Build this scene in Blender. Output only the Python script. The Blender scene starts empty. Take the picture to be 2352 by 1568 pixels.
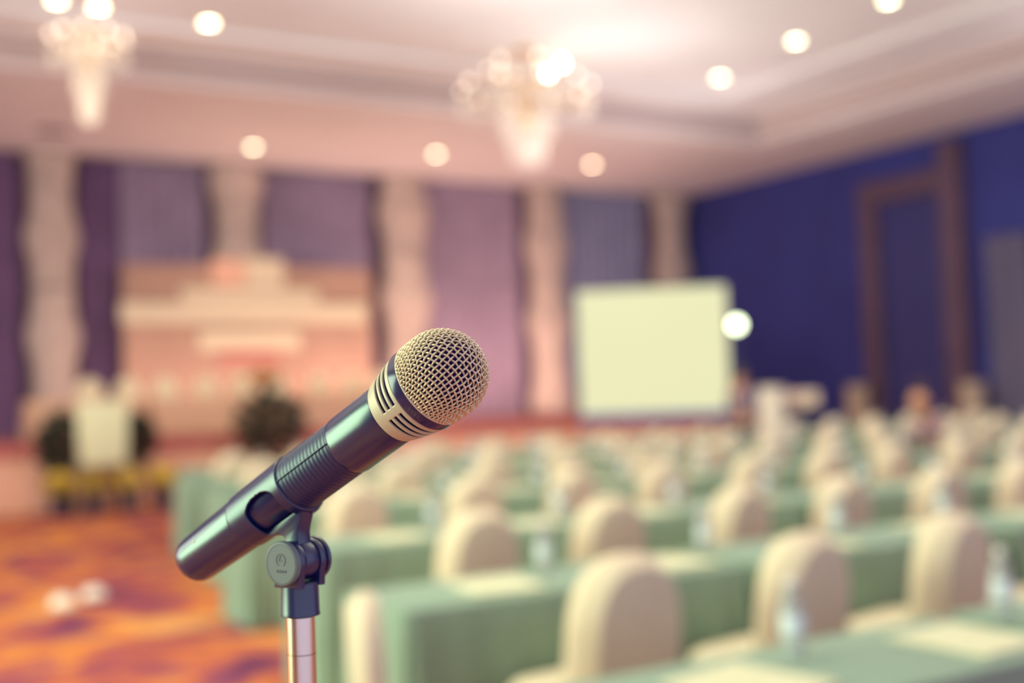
import bpy, bmesh, math, random
from mathutils import Vector, Matrix
random.seed(7)
SC = bpy.context.scene
COL = SC.collection
PI = math.pi

# ---------------------------------------------------------------- camera, world, light, exposure
EYE = Vector((0, 0, 1.5))
cam = bpy.data.cameras.new('camera')
co = bpy.data.objects.new('camera', cam)
COL.objects.link(co)
SC.camera = co
cam.sensor_width = 36
cam.lens = 42
cam.clip_start = 0.05
cam.clip_end = 200
co.matrix_world = (Matrix.Translation(EYE) @ Matrix.Rotation(math.radians(-31), 4, 'Z')
                   @ Matrix.Rotation(math.radians(90 + 2.42), 4, 'X') @ Matrix.Rotation(math.radians(-2.0), 4, 'Z'))
cam.dof.use_dof = True
cam.dof.focus_distance = 0.540
cam.dof.aperture_fstop = 3.7
cam.dof.aperture_blades = 0

SC.view_settings.view_transform = 'Standard'
SC.view_settings.look = 'None'
SC.view_settings.gamma = 1
SC.view_settings.exposure = 0.03
SC.view_settings.use_curve_mapping = False

w = bpy.data.worlds.new('world')
SC.world = w
w.use_nodes = True
w.node_tree.nodes['Background'].inputs[0].default_value = (0.54, 0.48, 0.74, 1)
w.node_tree.nodes['Background'].inputs[1].default_value = 1.25

KEY = (1.0, 0.95, 0.70)
PEACH = (1.0, 0.62, 0.42)


def light(name, kind, loc, power, color, **kw):
    d = bpy.data.lights.new(name, kind)
    d.energy = power
    d.color = color
    for k, v in kw.items():
        setattr(d, k, v)
    o = bpy.data.objects.new(name, d)
    o.location = loc
    COL.objects.link(o)
    return o


def spot(name, loc, target, power, color, size=80, blend=0.8, radius=0.08):
    o = light(name, 'SPOT', loc, power, color, spot_size=math.radians(size), spot_blend=blend, shadow_soft_size=radius)
    o.rotation_euler = (Vector(target) - Vector(loc)).to_track_quat('-Z', 'Y').to_euler()
    return o


# rectangular lamps; those under the ceiling are added to brighten tables and chairs
def panel_light(name, loc, target, power, color, sx, sy):
    o = light(name, 'AREA', loc, power, color, shape='RECTANGLE', size=sx, size_y=sy)
    o.rotation_euler = (Vector(target) - Vector(loc)).to_track_quat('-Z', 'Y').to_euler()
    return o


panel_light('added_table_fill', (6.0, 4.5, 6.0), (4.5, 5.5, 0.7), 30, KEY, 2.0, 2.0)
panel_light('added_table_fill', (2.5, 4.5, 6.0), (3.0, 5.5, 0.7), 25, KEY, 2.0, 2.0)
panel_light('added_table_fill', (-0.5, 4.0, 6.0), (2.8, 4.2, 0.7), 115, (1.0, 0.88, 0.62), 1.6, 1.6)
# daylight through the three tall windows of the left wall
for Y, P, c, wd in ((4.7, 560, (0.74, 1.0, 0.66), 4.9), (10.7, 250, (1.0, 0.93, 0.86), 3.9), (15.7, 110, (1.0, 0.82, 0.80), 3.9)):
    panel_light('window_daylight', (-5.93, Y, 2.70), (0, Y, 2.6), P, c, wd, 4.5)
for X, Y, P in ((7.15, 20.2, 150), (10.55, 20.2, 150), (14.0, 20.2, 110)):
    spot('downlight_beam', (X, Y, 6.02), (X, Y + 0.5, 0), P, PEACH, 100, 0.9)
for X, Y, P in ((12.96, 14.7, 140), (12.6, 12.6, 120), (12.4, 10.7, 110), (2.2, 10.5, 110), (2.2, 6.5, 70), (8.5, 9.0, 25), (8.5, 12.5, 30)):
    spot('downlight_beam', (X, Y, 6.4), (X, Y, 0), P, KEY, 120, 0.9)
# added spots under the ceiling that brighten the stage front, no fixtures
for X, P in ((2.2, 380), (6.5, 320), (10.5, 300)):
    spot('added_stage_spot', (X, 13.6, 6.4), (X + 0.5, 19.5, 1.2), P, (1.0, 0.80, 0.58), 75, 0.9)
# light of the chandeliers, plus added points that brighten ceiling and near rows
for X, Y, Z, P in ((7.4, 11.6, 4.8, 130), (10.2, 13.6, 4.5, 120), (13.2, 15.5, 4.3, 90), (3.0, 14.6, 4.9, 20), (8.0, 5.2, 5.0, 140), (2.5, 6.0, 5.0, 90), (15.6, 8.0, 4.8, 190)):
    light('chandelier_and_added_glow', 'POINT', (X, Y, Z), P, (1.0, 0.92, 0.88), shadow_soft_size=0.3)
# stage footlights washing the wall from the deck behind the chairs
for X, P in ((6.0, 45), (9.4, 75), (13.0, 90)):
    panel_light('stage_footlight', (X, 20.8, 1.10), (X, 22.8, 7.5), P, (1.0, 0.60, 0.48), 3.0, 0.15)


# ---------------------------------------------------------------- materials
def mat(name, rgb, rough=0.6, metal=0.0, emit=None, estr=0.0, spec=0.5, sheen=0.0, var=0.0, vscale=6.0, trans=0.0, alpha=None):
    m = bpy.data.materials.new(name)
    m.use_nodes = True
    nt = m.node_tree
    b = nt.nodes['Principled BSDF']
    b.inputs['Base Color'].default_value = (*rgb, 1)
    b.inputs['Roughness'].default_value = rough
    b.inputs['Metallic'].default_value = metal
    b.inputs['Specular IOR Level'].default_value = spec
    b.inputs['Sheen Weight'].default_value = sheen
    b.inputs['Transmission Weight'].default_value = trans
    if emit:
        b.inputs['Emission Color'].default_value = (*emit, 1)
        b.inputs['Emission Strength'].default_value = estr
    if var:
        t = nt.nodes.new('ShaderNodeTexCoord')
        n = nt.nodes.new('ShaderNodeTexNoise')
        n.inputs['Scale'].default_value = vscale
        n.inputs['Detail'].default_value = 4
        r = nt.nodes.new('ShaderNodeValToRGB')
        r.color_ramp.elements[0].position = 0.3
        r.color_ramp.elements[1].position = 0.7
        r.color_ramp.elements[0].color = (*[c * (1 - var) for c in rgb], 1)
        r.color_ramp.elements[1].color = (*[min(1, c * (1 + var)) for c in rgb], 1)
        nt.links.new(t.outputs['Object'], n.inputs['Vector'])
        nt.links.new(n.outputs['Fac'], r.inputs['Fac'])
        nt.links.new(r.outputs['Color'], b.inputs['Base Color'])
    return m


M = dict(
    ceil=mat('ceiling_plaster', (0.86, 0.86, 0.88), 0.9, var=0.04, vscale=0.6),
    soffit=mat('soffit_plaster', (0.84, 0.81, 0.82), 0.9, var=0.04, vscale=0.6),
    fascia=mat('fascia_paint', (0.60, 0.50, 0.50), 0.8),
    wallback=mat('back_wall_fabric', (0.19, 0.12, 0.19), 0.95, var=0.15, vscale=1.2),
    wallright=mat('indigo_wall_fabric', (0.036, 0.043, 0.235), 0.9, var=0.12, vscale=0.8),
    drape=mat('mauve_drape', (0.30, 0.23, 0.34), 0.95, sheen=0.2, var=0.1, vscale=2),
    drapeblue=mat('lavender_blue_drape', (0.32, 0.24, 0.34), 0.95, sheen=0.2, var=0.1, vscale=2),
    drapeslate=mat('slate_blue_drape', (0.25, 0.26, 0.42), 0.95, sheen=0.2, var=0.1, vscale=2),
    drapedark=mat('indigo_drape', (0.16, 0.09, 0.20), 0.95, var=0.1, vscale=2),
    column=mat('cream_gathered_fabric', (0.54, 0.44, 0.39), 0.95, sheen=0.2, var=0.12, vscale=3),
    doorframe=mat('mauve_brown_wood', (0.105, 0.06, 0.105), 0.6, var=0.15, vscale=3),
    doorleaf=mat('navy_door', (0.032, 0.035, 0.17), 0.6),
    greydrape=mat('grey_blue_curtain', (0.13, 0.12, 0.20), 0.9),
    backdrop=mat('peach_backdrop', (0.40, 0.26, 0.20), 0.9, var=0.08, vscale=1.5),
    signcream=mat('cream_foam_board', (0.62, 0.56, 0.41), 0.8),
    signpink=mat('pink_foam_board', (0.68, 0.42, 0.31), 0.8),
    stagefront=mat('peach_stage_skirt', (0.86, 0.50, 0.36), 0.95, var=0.06, vscale=3),
    stagered=mat('red_stage_edge', (0.52, 0.14, 0.14), 0.9),
    stagefloor=mat('brown_red_stage_carpet', (0.34, 0.15, 0.13), 0.95, var=0.1, vscale=4),
    chair=mat('cream_spandex', (0.78, 0.69, 0.47), 0.85, sheen=0.15, var=0.04, vscale=8),
    band=mat('cream_sash_satin', (0.86, 0.72, 0.55), 0.6),
    leg=mat('chair_leg_metal', (0.30, 0.27, 0.26), 0.4, 0.6),
    green=mat('green_table_cloth', (0.255, 0.385, 0.275), 0.85, spec=0.2, sheen=0.1, var=0.06, vscale=5),
    ply=mat('table_plywood', (0.40, 0.28, 0.18), 0.7),
    paper=mat('cream_paper', (0.72, 0.76, 0.49), 0.85),
    pagegrey=mat('pad_cardboard', (0.55, 0.50, 0.42), 0.85),
    headcloth=mat('cream_peach_cloth', (0.66, 0.42, 0.28), 0.9, var=0.05, vscale=4),
    bottle=mat('clear_bottle_plastic', (0.86, 0.92, 0.90), 0.08, trans=0.75),
    water=mat('bottle_label_film', (0.75, 0.85, 0.84), 0.4),
    cap=mat('bottle_cap_white', (0.90, 0.88, 0.80), 0.5),
    black=mat('satin_navy_black_metal', (0.009, 0.012, 0.095), 0.27, 0.0, spec=1.0),
    blackrib=mat('navy_black_ribbed', (0.009, 0.012, 0.095), 0.40, spec=0.7),
    blackplastic=mat('navy_black_plastic', (0.009, 0.012, 0.095), 0.32, spec=0.85),
    deep=mat('grille_inner_foam', (0.018, 0.016, 0.10), 0.95, spec=0.1),
    navyband=mat('glossy_navy_band', (0.030, 0.028, 0.095), 0.2, 0.0, spec=0.9),
    wire=mat('champagne_grille_wire', (0.84, 0.75, 0.47), 0.42, 0.6),
    collar=mat('champagne_collar', (0.64, 0.62, 0.42), 0.5, 0.2),
    disc=mat('grey_green_hinge_cap', (0.16, 0.21, 0.19), 0.5),
    discmark=mat('hinge_cap_mark', (0.12, 0.165, 0.16), 0.6),
    chrome=mat('champagne_chrome', (0.88, 0.82, 0.62), 0.26, 1.0),
    castiron=mat('black_cast_base', (0.03, 0.025, 0.05), 0.6),
    lampring=mat('downlight_trim', (0.80, 0.74, 0.66), 0.5),
    lamp=mat('downlight_lens', (1, 1, 1), 0.5, emit=(0.95, 0.93, 0.58), estr=15),
    lampwarm=mat('downlight_lens_warm', (1, 1, 1), 0.5, emit=(1.0, 0.74, 0.46), estr=22),
    dim=mat('unlit_lens', (0.18, 0.12, 0.12), 0.5),
    bulb=mat('chandelier_bulb', (1, 1, 1), 0.5, emit=(1.0, 0.88, 0.64), estr=30),
    bulbdim=mat('chandelier_candle_warm', (1, 1, 1), 0.5, emit=(1.0, 0.80, 0.60), estr=3.0),
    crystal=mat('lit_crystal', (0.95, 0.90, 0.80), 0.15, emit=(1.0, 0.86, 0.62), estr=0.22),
    brass=mat('chandelier_brass', (0.80, 0.58, 0.30), 0.25, 1.0),
    screen=mat('projected_screen', (0.02, 0.02, 0.02), 0.6, emit=(0.80, 0.79, 0.46), estr=0.98),
    screenframe=mat('navy_screen_frame', (0.06, 0.11, 0.45), 0.5),
    floodhead=mat('floodlight_housing', (0.05, 0.045, 0.09), 0.5),
    floodlens=mat('floodlight_lens', (1, 1, 1), 0.5, emit=(0.84, 1.0, 0.60), estr=8),
    white=mat('white_cloth', (0.86, 0.76, 0.62), 0.9),
    beige=mat('beige_drape', (0.48, 0.38, 0.28), 0.9),
    laptop=mat('pale_device_shell', (0.82, 0.64, 0.48), 0.5),
    leafdark=mat('dark_leaf', (0.030, 0.045, 0.030), 0.6, var=0.3, vscale=9),
    leafmid=mat('olive_leaf', (0.10, 0.10, 0.03), 0.6, var=0.3, vscale=9),
    yellow=mat('yellow_petals', (0.72, 0.50, 0.07), 0.7, var=0.2, vscale=12),
    orange=mat('orange_petals', (0.85, 0.40, 0.14), 0.7, var=0.2, vscale=12),
    pot=mat('dark_planter', (0.06, 0.035, 0.06), 0.7),
    skin=mat('skin', (0.70, 0.36, 0.20), 0.55),
    hair=mat('dark_hair', (0.05, 0.028, 0.04), 0.5),
    hairbrown=mat('auburn_hair', (0.72, 0.36, 0.18), 0.5),
    lavender=mat('lavender_shirt', (0.42, 0.30, 0.34), 0.85),
    greyshirt=mat('grey_blue_shirt', (0.22, 0.18, 0.26), 0.85),
    trousers=mat('dark_trousers', (0.05, 0.04, 0.08), 0.85),
    eye=mat('eye_dark', (0.02, 0.015, 0.02), 0.3),
    lips=mat('lips', (0.50, 0.18, 0.13), 0.5),
    redcloth=mat('red_cloth', (0.55, 0.13, 0.10), 0.85),
    steel=mat('cream_floor_dome', (0.95, 0.90, 0.78), 0.25),
)


def carpet_mat():
    m = bpy.data.materials.new('floral_carpet')
    m.use_nodes = True
    nt = m.node_tree
    b = nt.nodes['Principled BSDF']
    b.inputs['Roughness'].default_value = 0.95
    b.inputs['Specular IOR Level'].default_value = 0.1
    t = nt.nodes.new('ShaderNodeTexCoord')
    n1 = nt.nodes.new('ShaderNodeTexNoise')
    n1.inputs['Scale'].default_value = 1.5
    n1.inputs['Detail'].default_value = 2.5
    n1.inputs['Distortion'].default_value = 0.8
    r = nt.nodes.new('ShaderNodeValToRGB')
    cr = r.color_ramp
    cols = [(0.30, (0.10, 0.035, 0.10)), (0.40, (0.30, 0.07, 0.12)), (0.47, (0.46, 0.12, 0.09)), (0.53, (0.62, 0.19, 0.07)),
            (0.60, (0.74, 0.28, 0.06)), (0.68, (0.80, 0.45, 0.18))]
    while len(cr.elements) < len(cols):
        cr.elements.new(0.5)
    for e, (p, c) in zip(cr.elements, cols):
        e.position = p
        e.color = (*c, 1)
    v = nt.nodes.new('ShaderNodeTexVoronoi')
    v.inputs['Scale'].default_value = 2.2
    r2 = nt.nodes.new('ShaderNodeValToRGB')
    r2.color_ramp.elements[0].position = 0.10
    r2.color_ramp.elements[0].color = (1, 1, 1, 1)
    r2.color_ramp.elements[1].position = 0.32
    r2.color_ramp.elements[1].color = (0, 0, 0, 1)
    mx = nt.nodes.new('ShaderNodeMix')
    mx.data_type = 'RGBA'
    mx.inputs['B'].default_value = (0.26, 0.09, 0.17, 1)
    ml = nt.nodes.new('ShaderNodeMath')
    ml.operation = 'MULTIPLY'
    ml.inputs[1].default_value = 0.75
    L = nt.links.new
    L(t.outputs['Object'], n1.inputs['Vector'])
    L(t.outputs['Object'], v.inputs['Vector'])
    L(n1.outputs['Fac'], r.inputs['Fac'])
    L(v.outputs['Distance'], r2.inputs['Fac'])
    L(r2.outputs['Color'], ml.inputs[0])
    L(ml.outputs[0], mx.inputs['Factor'])
    L(r.outputs['Color'], mx.inputs['A'])
    L(mx.outputs['Result'], b.inputs['Base Color'])
    return m


M['carpet'] = carpet_mat()
for k in ('black', 'blackrib', 'blackplastic'):      # green of the highlights put into the specular tint
    b = M[k].node_tree.nodes['Principled BSDF']
    b.inputs['IOR'].default_value = 1.65
    b.inputs['Specular Tint'].default_value = (0.80, 1.0, 0.80, 1)


# ---------------------------------------------------------------- mesh helpers
class MB:
    """collects verts and faces of ONE mesh object"""

    def __init__(self):
        self.v = []
        self.f = []

    def add(self, vs, fs):
        k = len(self.v)
        self.v += [tuple(p) for p in vs]
        self.f += [tuple(i + k for i in q) for q in fs]
        return self

    def box(self, x0, x1, y0, y1, z0, z1, bev=0.0, seg=2):
        bm = bmesh.new()
        bmesh.ops.create_cube(bm, size=1)
        for p in bm.verts:
            p.co = Vector(((x0 + x1) / 2 + p.co.x * (x1 - x0), (y0 + y1) / 2 + p.co.y * (y1 - y0), (z0 + z1) / 2 + p.co.z * (z1 - z0)))
        if bev:
            bmesh.ops.bevel(bm, geom=bm.edges[:], offset=bev, segments=seg, profile=0.5, affect='EDGES')
        return self.bm(bm)

    def bm(self, bm, mtx=None):
        bm.verts.index_update()
        vs = [(mtx @ p.co) if mtx else p.co for p in bm.verts]
        fs = [[p.index for p in q.verts] for q in bm.faces]
        bm.free()
        return self.add(vs, fs)

    def lathe(self, prof, seg=32, c=(0, 0, 0), mtx=None, wave=None):
        """prof: [(r, z)...]; r 0 ends become caps"""
        vs, fs = [], []
        rings = []
        for i, (r, z) in enumerate(prof):
            if r < 1e-7:
                rings.append([len(vs)])
                vs.append(Vector((c[0], c[1], c[2] + z)))
            else:
                ring = []
                for k in range(seg):
                    a = 2 * PI * k / seg
                    rr = r * (wave(a, z) if wave else 1)
                    ring.append(len(vs))
                    vs.append(Vector((c[0] + rr * math.cos(a), c[1] + rr * math.sin(a), c[2] + z)))
                rings.append(ring)
        for a, b in zip(rings, rings[1:]):
            if len(a) == 1 and len(b) == 1:
                continue
            for k in range(seg):
                k2 = (k + 1) % seg
                if len(a) == 1:
                    fs.append((a[0], b[k2], b[k]))
                elif len(b) == 1:
                    fs.append((a[k], a[k2], b[0]))
                else:
                    fs.append((a[k], a[k2], b[k2], b[k]))
        if mtx:
            vs = [mtx @ p for p in vs]
        return self.add(vs, fs)

    def tube(self, pts, r, seg=8, caps=True, closed=False):
        pts = [Vector(p) for p in pts]
        n = len(pts)
        vs, fs = [], []
        up = None
        for i, p in enumerate(pts):
            if closed:
                t = (pts[(i + 1) % n] - pts[i - 1]).normalized()
            else:
                t = (pts[min(i + 1, n - 1)] - pts[max(i - 1, 0)]).normalized()
            if up is None:
                up = t.orthogonal().normalized()
            else:
                up = (up - t * up.dot(t))
                up = up.normalized() if up.length > 1e-6 else t.orthogonal().normalized()
            s = t.cross(up)
            rr = r[i] if isinstance(r, (list, tuple)) else r
            for k in range(seg):
                a = 2 * PI * k / seg
                vs.append(p + (up * math.cos(a) + s * math.sin(a)) * rr)
        m = n if closed else n - 1
        for i in range(m):
            j = (i + 1) % n
            for k in range(seg):
                k2 = (k + 1) % seg
                fs.append((i * seg + k, i * seg + k2, j * seg + k2, j * seg + k))
        if caps and not closed:
            fs.append(tuple(range(seg))[::-1])
            fs.append(tuple((n - 1) * seg + k for k in range(seg)))
        return self.add(vs, fs)

    def ball(self, c, r, sx=1, sy=1, sz=1, seg=12, rings=8):
        prof = [(r * math.sin(PI * i / rings) if 0 < i < rings else 0, -r * math.cos(PI * i / rings)) for i in range(rings + 1)]
        mt = Matrix.Translation(Vector(c)) @ Matrix.Diagonal((sx, sy, sz, 1))
        return self.lathe(prof, seg, mtx=mt)

    def build(self, name, m, parent=None, smooth=True, angle=35):
        me = bpy.data.meshes.new(name)
        me.from_pydata(self.v, [], self.f)
        me.materials.append(m)
        bm = bmesh.new()
        bm.from_mesh(me)
        bmesh.ops.recalc_face_normals(bm, faces=bm.faces)
        bm.to_mesh(me)
        bm.free()
        if smooth:
            me.shade_smooth()
            me.set_sharp_from_angle(angle=math.radians(angle))
        o = bpy.data.objects.new(name, me)
        COL.objects.link(o)
        if parent:
            o.parent = parent
        return o


def tag(o, label=None, cat=None, group=None, kind=None):
    if label:
        o['label'] = label
    if cat:
        o['category'] = cat
    if group:
        o['group'] = group
    if kind:
        o['kind'] = kind
    return o


def empty(name, loc=(0, 0, 0), label=None, cat=None, group=None, rz=0):
    o = bpy.data.objects.new(name, None)
    o.empty_display_size = 0.1
    COL.objects.link(o)
    o.location = loc
    o.rotation_euler = (0, 0, rz)
    return tag(o, label, cat, group)


def copy_tree(o, parent=None):
    c = o.copy()
    COL.objects.link(c)
    if parent:
        c.parent = parent
    for ch in list(o.children):
        copy_tree(ch, c)
    return c


def put(proto, used, loc, rz=0, label=None, group=None):
    o = copy_tree(proto) if used else proto
    o.location = loc
    o.rotation_euler = (0, 0, rz)
    return tag(o, label, None, group)


def struct(o):
    o['kind'] = 'structure'
    return o


ORD = ['first', 'second', 'third', 'fourth', 'fifth', 'sixth', 'seventh', 'eighth', 'ninth', 'tenth', 'eleventh', 'twelfth',
       'thirteenth', 'fourteenth', 'fifteenth', 'sixteenth', 'seventeenth', 'eighteenth', 'nineteenth', 'twentieth']

# ---------------------------------------------------------------- the room (X along the table rows, Y towards the stage)
XR, YB, ZS, ZT = 18.7, 22.8, 6.1, 6.5
XL, YN = -6.0, -3.0
struct(MB().box(XL, XR + 0.2, YN, YB + 0.2, -0.1, 0).build('floor', M['carpet'], smooth=False))
struct(MB().box(XL, XR + 0.2, YN, YB + 0.2, ZT, ZT + 0.15).build('ceiling', M['ceil'], smooth=False))
struct(MB().box(XL, XR + 0.2, YB, YB + 0.2, 0, ZT).build('wall_back', M['wallback'], smooth=False))
struct(MB().box(XR, XR + 0.2, YN, YB, 0, ZT).build('wall_right', M['wallright'], smooth=False))
wl = MB().box(XL - 0.2, XL, YN, YB + 0.2, 0, 0.40).box(XL - 0.2, XL, YN, YB + 0.2, 5.05, ZT)
for a, b in ((YN, 2.2), (7.2, 8.7), (12.7, 13.7), (17.7, YB + 0.2)):
    wl.box(XL - 0.2, XL, a, b, 0.40, 5.05)
struct(wl.build('wall_left', M['wallback'], smooth=False))
for k, (y, hw) in enumerate(((4.7, 2.5), (10.7, 2.0), (15.7, 2.0))):
    wn = MB()
    for yy in (-0.99, -0.33, 0.33, 0.99):
        wn.box(XL - 0.14, XL - 0.06, y + yy * hw - 0.03, y + yy * hw + 0.03, 0.40, 5.05)
    for zz in (0.43, 3.4, 5.02):
        wn.box(XL - 0.14, XL - 0.06, y - hw, y + hw, zz - 0.03, zz + 0.03)
    struct(wn.build('window_%d' % (k + 1), M['lampring'], smooth=False))
# dropped border of the ceiling with stepped edges
struct(MB().box(XL, XR, 17.0, YB, ZS, ZT, 0.01).build('trim_1', M['soffit'], smooth=False))
struct(MB().box(15.9, XR, YN, 17.0, ZS, ZT, 0.01).build('trim_2', M['soffit'], smooth=False))
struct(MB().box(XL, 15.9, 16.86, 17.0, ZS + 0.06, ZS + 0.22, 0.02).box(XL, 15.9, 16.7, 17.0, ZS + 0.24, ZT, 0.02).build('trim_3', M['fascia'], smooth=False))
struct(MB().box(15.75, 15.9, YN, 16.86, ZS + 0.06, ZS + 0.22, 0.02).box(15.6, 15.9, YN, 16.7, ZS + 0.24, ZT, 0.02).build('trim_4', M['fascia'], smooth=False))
struct(MB().box(XL, 13.75, 15.6, 15.75, ZT - 0.08, ZT, 0.02).box(13.75, 13.9, YN, 15.75, ZT - 0.08, ZT, 0.02).build('trim_5', M['ceil'], smooth=False))
struct(MB().box(XR - 0.03, XR, YN, 14.5, 0, 0.15, 0.005).box(XR - 0.03, XR, 17.05, YB, 0, 0.15, 0.005).build('baseboard_right', M['doorframe'], smooth=False))
# tall portal in the right wall
dr = struct(MB().box(XR - 0.10, XR - 0.02, 14.95, 15.70, 0.01, 5.0, 0.01).box(XR - 0.10, XR - 0.02, 15.72, 16.55, 0.01, 5.0, 0.01).build('door_1', M['doorleaf'], smooth=False))
MB().box(XR - 0.30, XR, 14.50, 14.95, 0.01, 5.9, 0.02).box(XR - 0.24, XR, 16.55, 16.98, 0.01, 5.45, 0.02).box(XR - 0.24, XR, 14.95, 16.55, 5.0, 5.45, 0.02).build('door_frame', M['doorframe'], dr, smooth=False)
for yy in (15.62, 15.80):
    MB().tube([(XR - 0.10, yy, 0.95), (XR - 0.16, yy, 0.97), (XR - 0.16, yy, 1.45), (XR - 0.10, yy, 1.47)], 0.014).build('door_handle', M['brass'], dr)


# pleated hanging cloth between two points
def pleats(x0, x1, y, z0, z1, n, amp, axis='x'):
    mb = MB()
    vs, fs = [], []
    N = n * 6
    R = 8
    for j in range(R + 1):
        z = z0 + (z1 - z0) * j / R
        for i in range(N + 1):
            u = i / N
            d = amp * (0.6 + 0.4 * math.cos(j * 0.7 + i * 0.13)) * math.sin(2 * PI * n * u + 0.5 * math.sin(j * 0.4))
            p = (x0 + (x1 - x0) * u, y + d, z)
            vs.append(p if axis == 'x' else (p[1], p[0], p[2]))
    for j in range(R):
        for i in range(N):
            a = j * (N + 1) + i
            fs.append((a, a + 1, a + N + 2, a + N + 1))
    k = len(vs)
    off = 0.05
    vs2 = [(p[0], p[1] + off, p[2]) if axis == 'x' else (p[0] + off, p[1], p[2]) for p in vs]
    mb.add(vs + vs2, fs + [tuple(q + k for q in f[::-1]) for f in fs] +
           [(i, i + 1, k + i + 1, k + i) for i in range(N)] +
           [(R * (N + 1) + i, R * (N + 1) + i + 1, k + R * (N + 1) + i + 1, k + R * (N + 1) + i) for i in range(N)] +
           [(j * (N + 1), (j + 1) * (N + 1), k + (j + 1) * (N + 1), k + j * (N + 1)) for j in range(R)] +
           [(j * (N + 1) + N, (j + 1) * (N + 1) + N, k + (j + 1) * (N + 1) + N, k + j * (N + 1) + N) for j in range(R)])
    return mb


drapes = [(1.7, 3.45, 'drapedark', 'dark indigo pleated drape at the left end of the stage wall'),
          (4.45, 5.15, 'drapedark', 'narrow dark purple drape beside the peach stage backdrop'),
          (5.2, 6.80, 'drape', 'mauve pleated drape above the left half of the stage backdrop'),
          (7.95, 10.25, 'drape', 'mauve pleated drape above the right half of the stage backdrop'),
          (11.55, 13.85, 'drapeblue', 'wide mauve blue drape in the middle of the stage wall'),
          (14.95, 17.35, 'drapeslate', 'greyish mauve drape directly above the projection screen')]
for i, (a, b, mk, lab) in enumerate(drapes):
    o = pleats(a, b, YB - 0.16, 1.006, ZS - 0.03, max(3, int((b - a) * 4)), 0.045).build('stage_drape', M[mk])
    tag(o, lab, 'curtain', 'drapes on the stage wall')
cols = [(3.95, 0.46, 'leftmost gathered cream fabric column on the stage wall'),
        (7.35, 0.52, 'gathered cream fabric column rising behind the stage sign'),
        (10.92, 0.58, 'gathered cream fabric column behind the microphone head, above the stage'),
        (14.43, 0.54, 'gathered cream fabric column left of the projection screen'),
        (18.0, 0.50, 'gathered grey cream fabric column in the room corner above the screen')]
for i, (x, r, lab) in enumerate(cols):
    prof = []
    n = 44
    z0 = 1.006
    for k in range(n + 1):
        z = z0 + (ZS - 0.03 - z0) * k / n
        ph = (z - z0 + 0.5 * i) * 2 * PI / 1.75
        rr = r * (0.88 + 0.12 * math.cos(ph + 0.6 * math.sin(ph)))
        prof.append((rr, z))
    prof = [(0, z0)] + prof + [(0, ZS - 0.03)]
    mt = Matrix.Translation((x, YB - 0.42, 0)) @ Matrix.Diagonal((1, 0.5, 1, 1))
    t = empty('gathered_drape', (x, YB - 0.42, z0), lab, 'column drape', 'gathered columns on the stage wall')
    o = MB().lathe(prof, 40, mtx=mt, wave=lambda a, z: 1 + 0.05 * math.sin(11 * a + z * 2)).build('gathered_fabric', M['column'], t)
    o.location = -t.location
    zt = [z for z in (1.9, 3.6, 5.2)]
    for z in zt:
        zz = z0 + (round((z - z0 + 0.5 * i) / 1.75) + 0.5) * 1.75 - 0.5 * i
        if z0 + 0.1 < zz < ZS - 0.4:
            rr = r * 0.76
            o = MB().tube([(x + (rr + 0.03) * math.cos(q * PI / 12), YB - 0.42 + (rr * 0.5 + 0.03) * math.sin(q * PI / 12), zz) for q in range(24)], 0.03, 6, closed=True).build('tie_band', M['column'], t)
            o.location = -t.location
gd = pleats(13.2, 14.1, XR - 0.14, 0.05, 4.0, 4, 0.05, axis='y').build('wall_curtain', M['greydrape'])
tag(gd, 'grey blue curtain on the right wall, beyond the tall dark door', 'curtain')

# ---------------------------------------------------------------- ceiling lamps
dl = empty('downlight', (0, 0, 0), None, 'ceiling light')
MB().lathe([(0.085, 0.0), (0.085, -0.012), (0.125, -0.014), (0.135, -0.006), (0.135, 0.0)], 24).build('trim_ring', M['lampring'], dl)
MB().lathe([(0, -0.010), (0.05, -0.012), (0.088, -0.006), (0.088, 0.0), (0, 0.0)], 24).build('lens', M['lamp'], dl)
dw = copy_tree(dl)
dw['category'] = 'ceiling light'
lens = [c for c in dw.children if c.name.startswith('lens')][0]
lens.data = lens.data.copy()
lens.data.materials[0] = M['lampwarm']
dlamps = [(7.15, 20.76, ZS, 'round bright downlight on the soffit above the left part of the stage'),
          (10.55, 20.12, ZS, 'round downlight on the soffit above the microphone head'),
          (14.03, 19.92, ZS, 'round peach downlight on the soffit above the projection screen'),
          (12.96, 14.7, ZT, 'bright ceiling downlight farthest in the line along the right side'),
          (12.62, 12.63, ZT, 'bright ceiling downlight in the middle of the line along the right side'),
          (12.43, 10.73, ZT, 'bright ceiling downlight cut by the upper picture edge on the right'),
          (2.79, 15.21, ZT, 'bright ceiling downlight cut by the upper left picture edge'),
          (3.29, 15.25, ZT, 'warm dim ceiling downlight beside the left chandelier'),
          (4.71, 15.31, ZT, 'warm dim ceiling downlight right of the left chandelier')]
ud = uw = False
for x, y, z, lab in dlamps:
    warm = 'peach' in lab or 'warm' in lab
    o = put(dw if warm else dl, uw if warm else ud, (x, y, z), 0, lab, 'round ceiling downlights')
    if warm:
        uw = True
    else:
        ud = True
sp = empty('ceiling_speaker', (3.7, 20.7, ZS), 'dark round ceiling speaker above the leftmost fabric column', 'speaker')
MB().lathe([(0.26, 0), (0.26, -0.02), (0.29, -0.025), (0.30, 0)], 24).build('rim', M['fascia'], sp)
MB().lathe([(0, -0.03), (0.2, -0.022), (0.26, -0.008), (0.26, 0), (0, 0)], 24).build('grille', M['dim'], sp)


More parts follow.
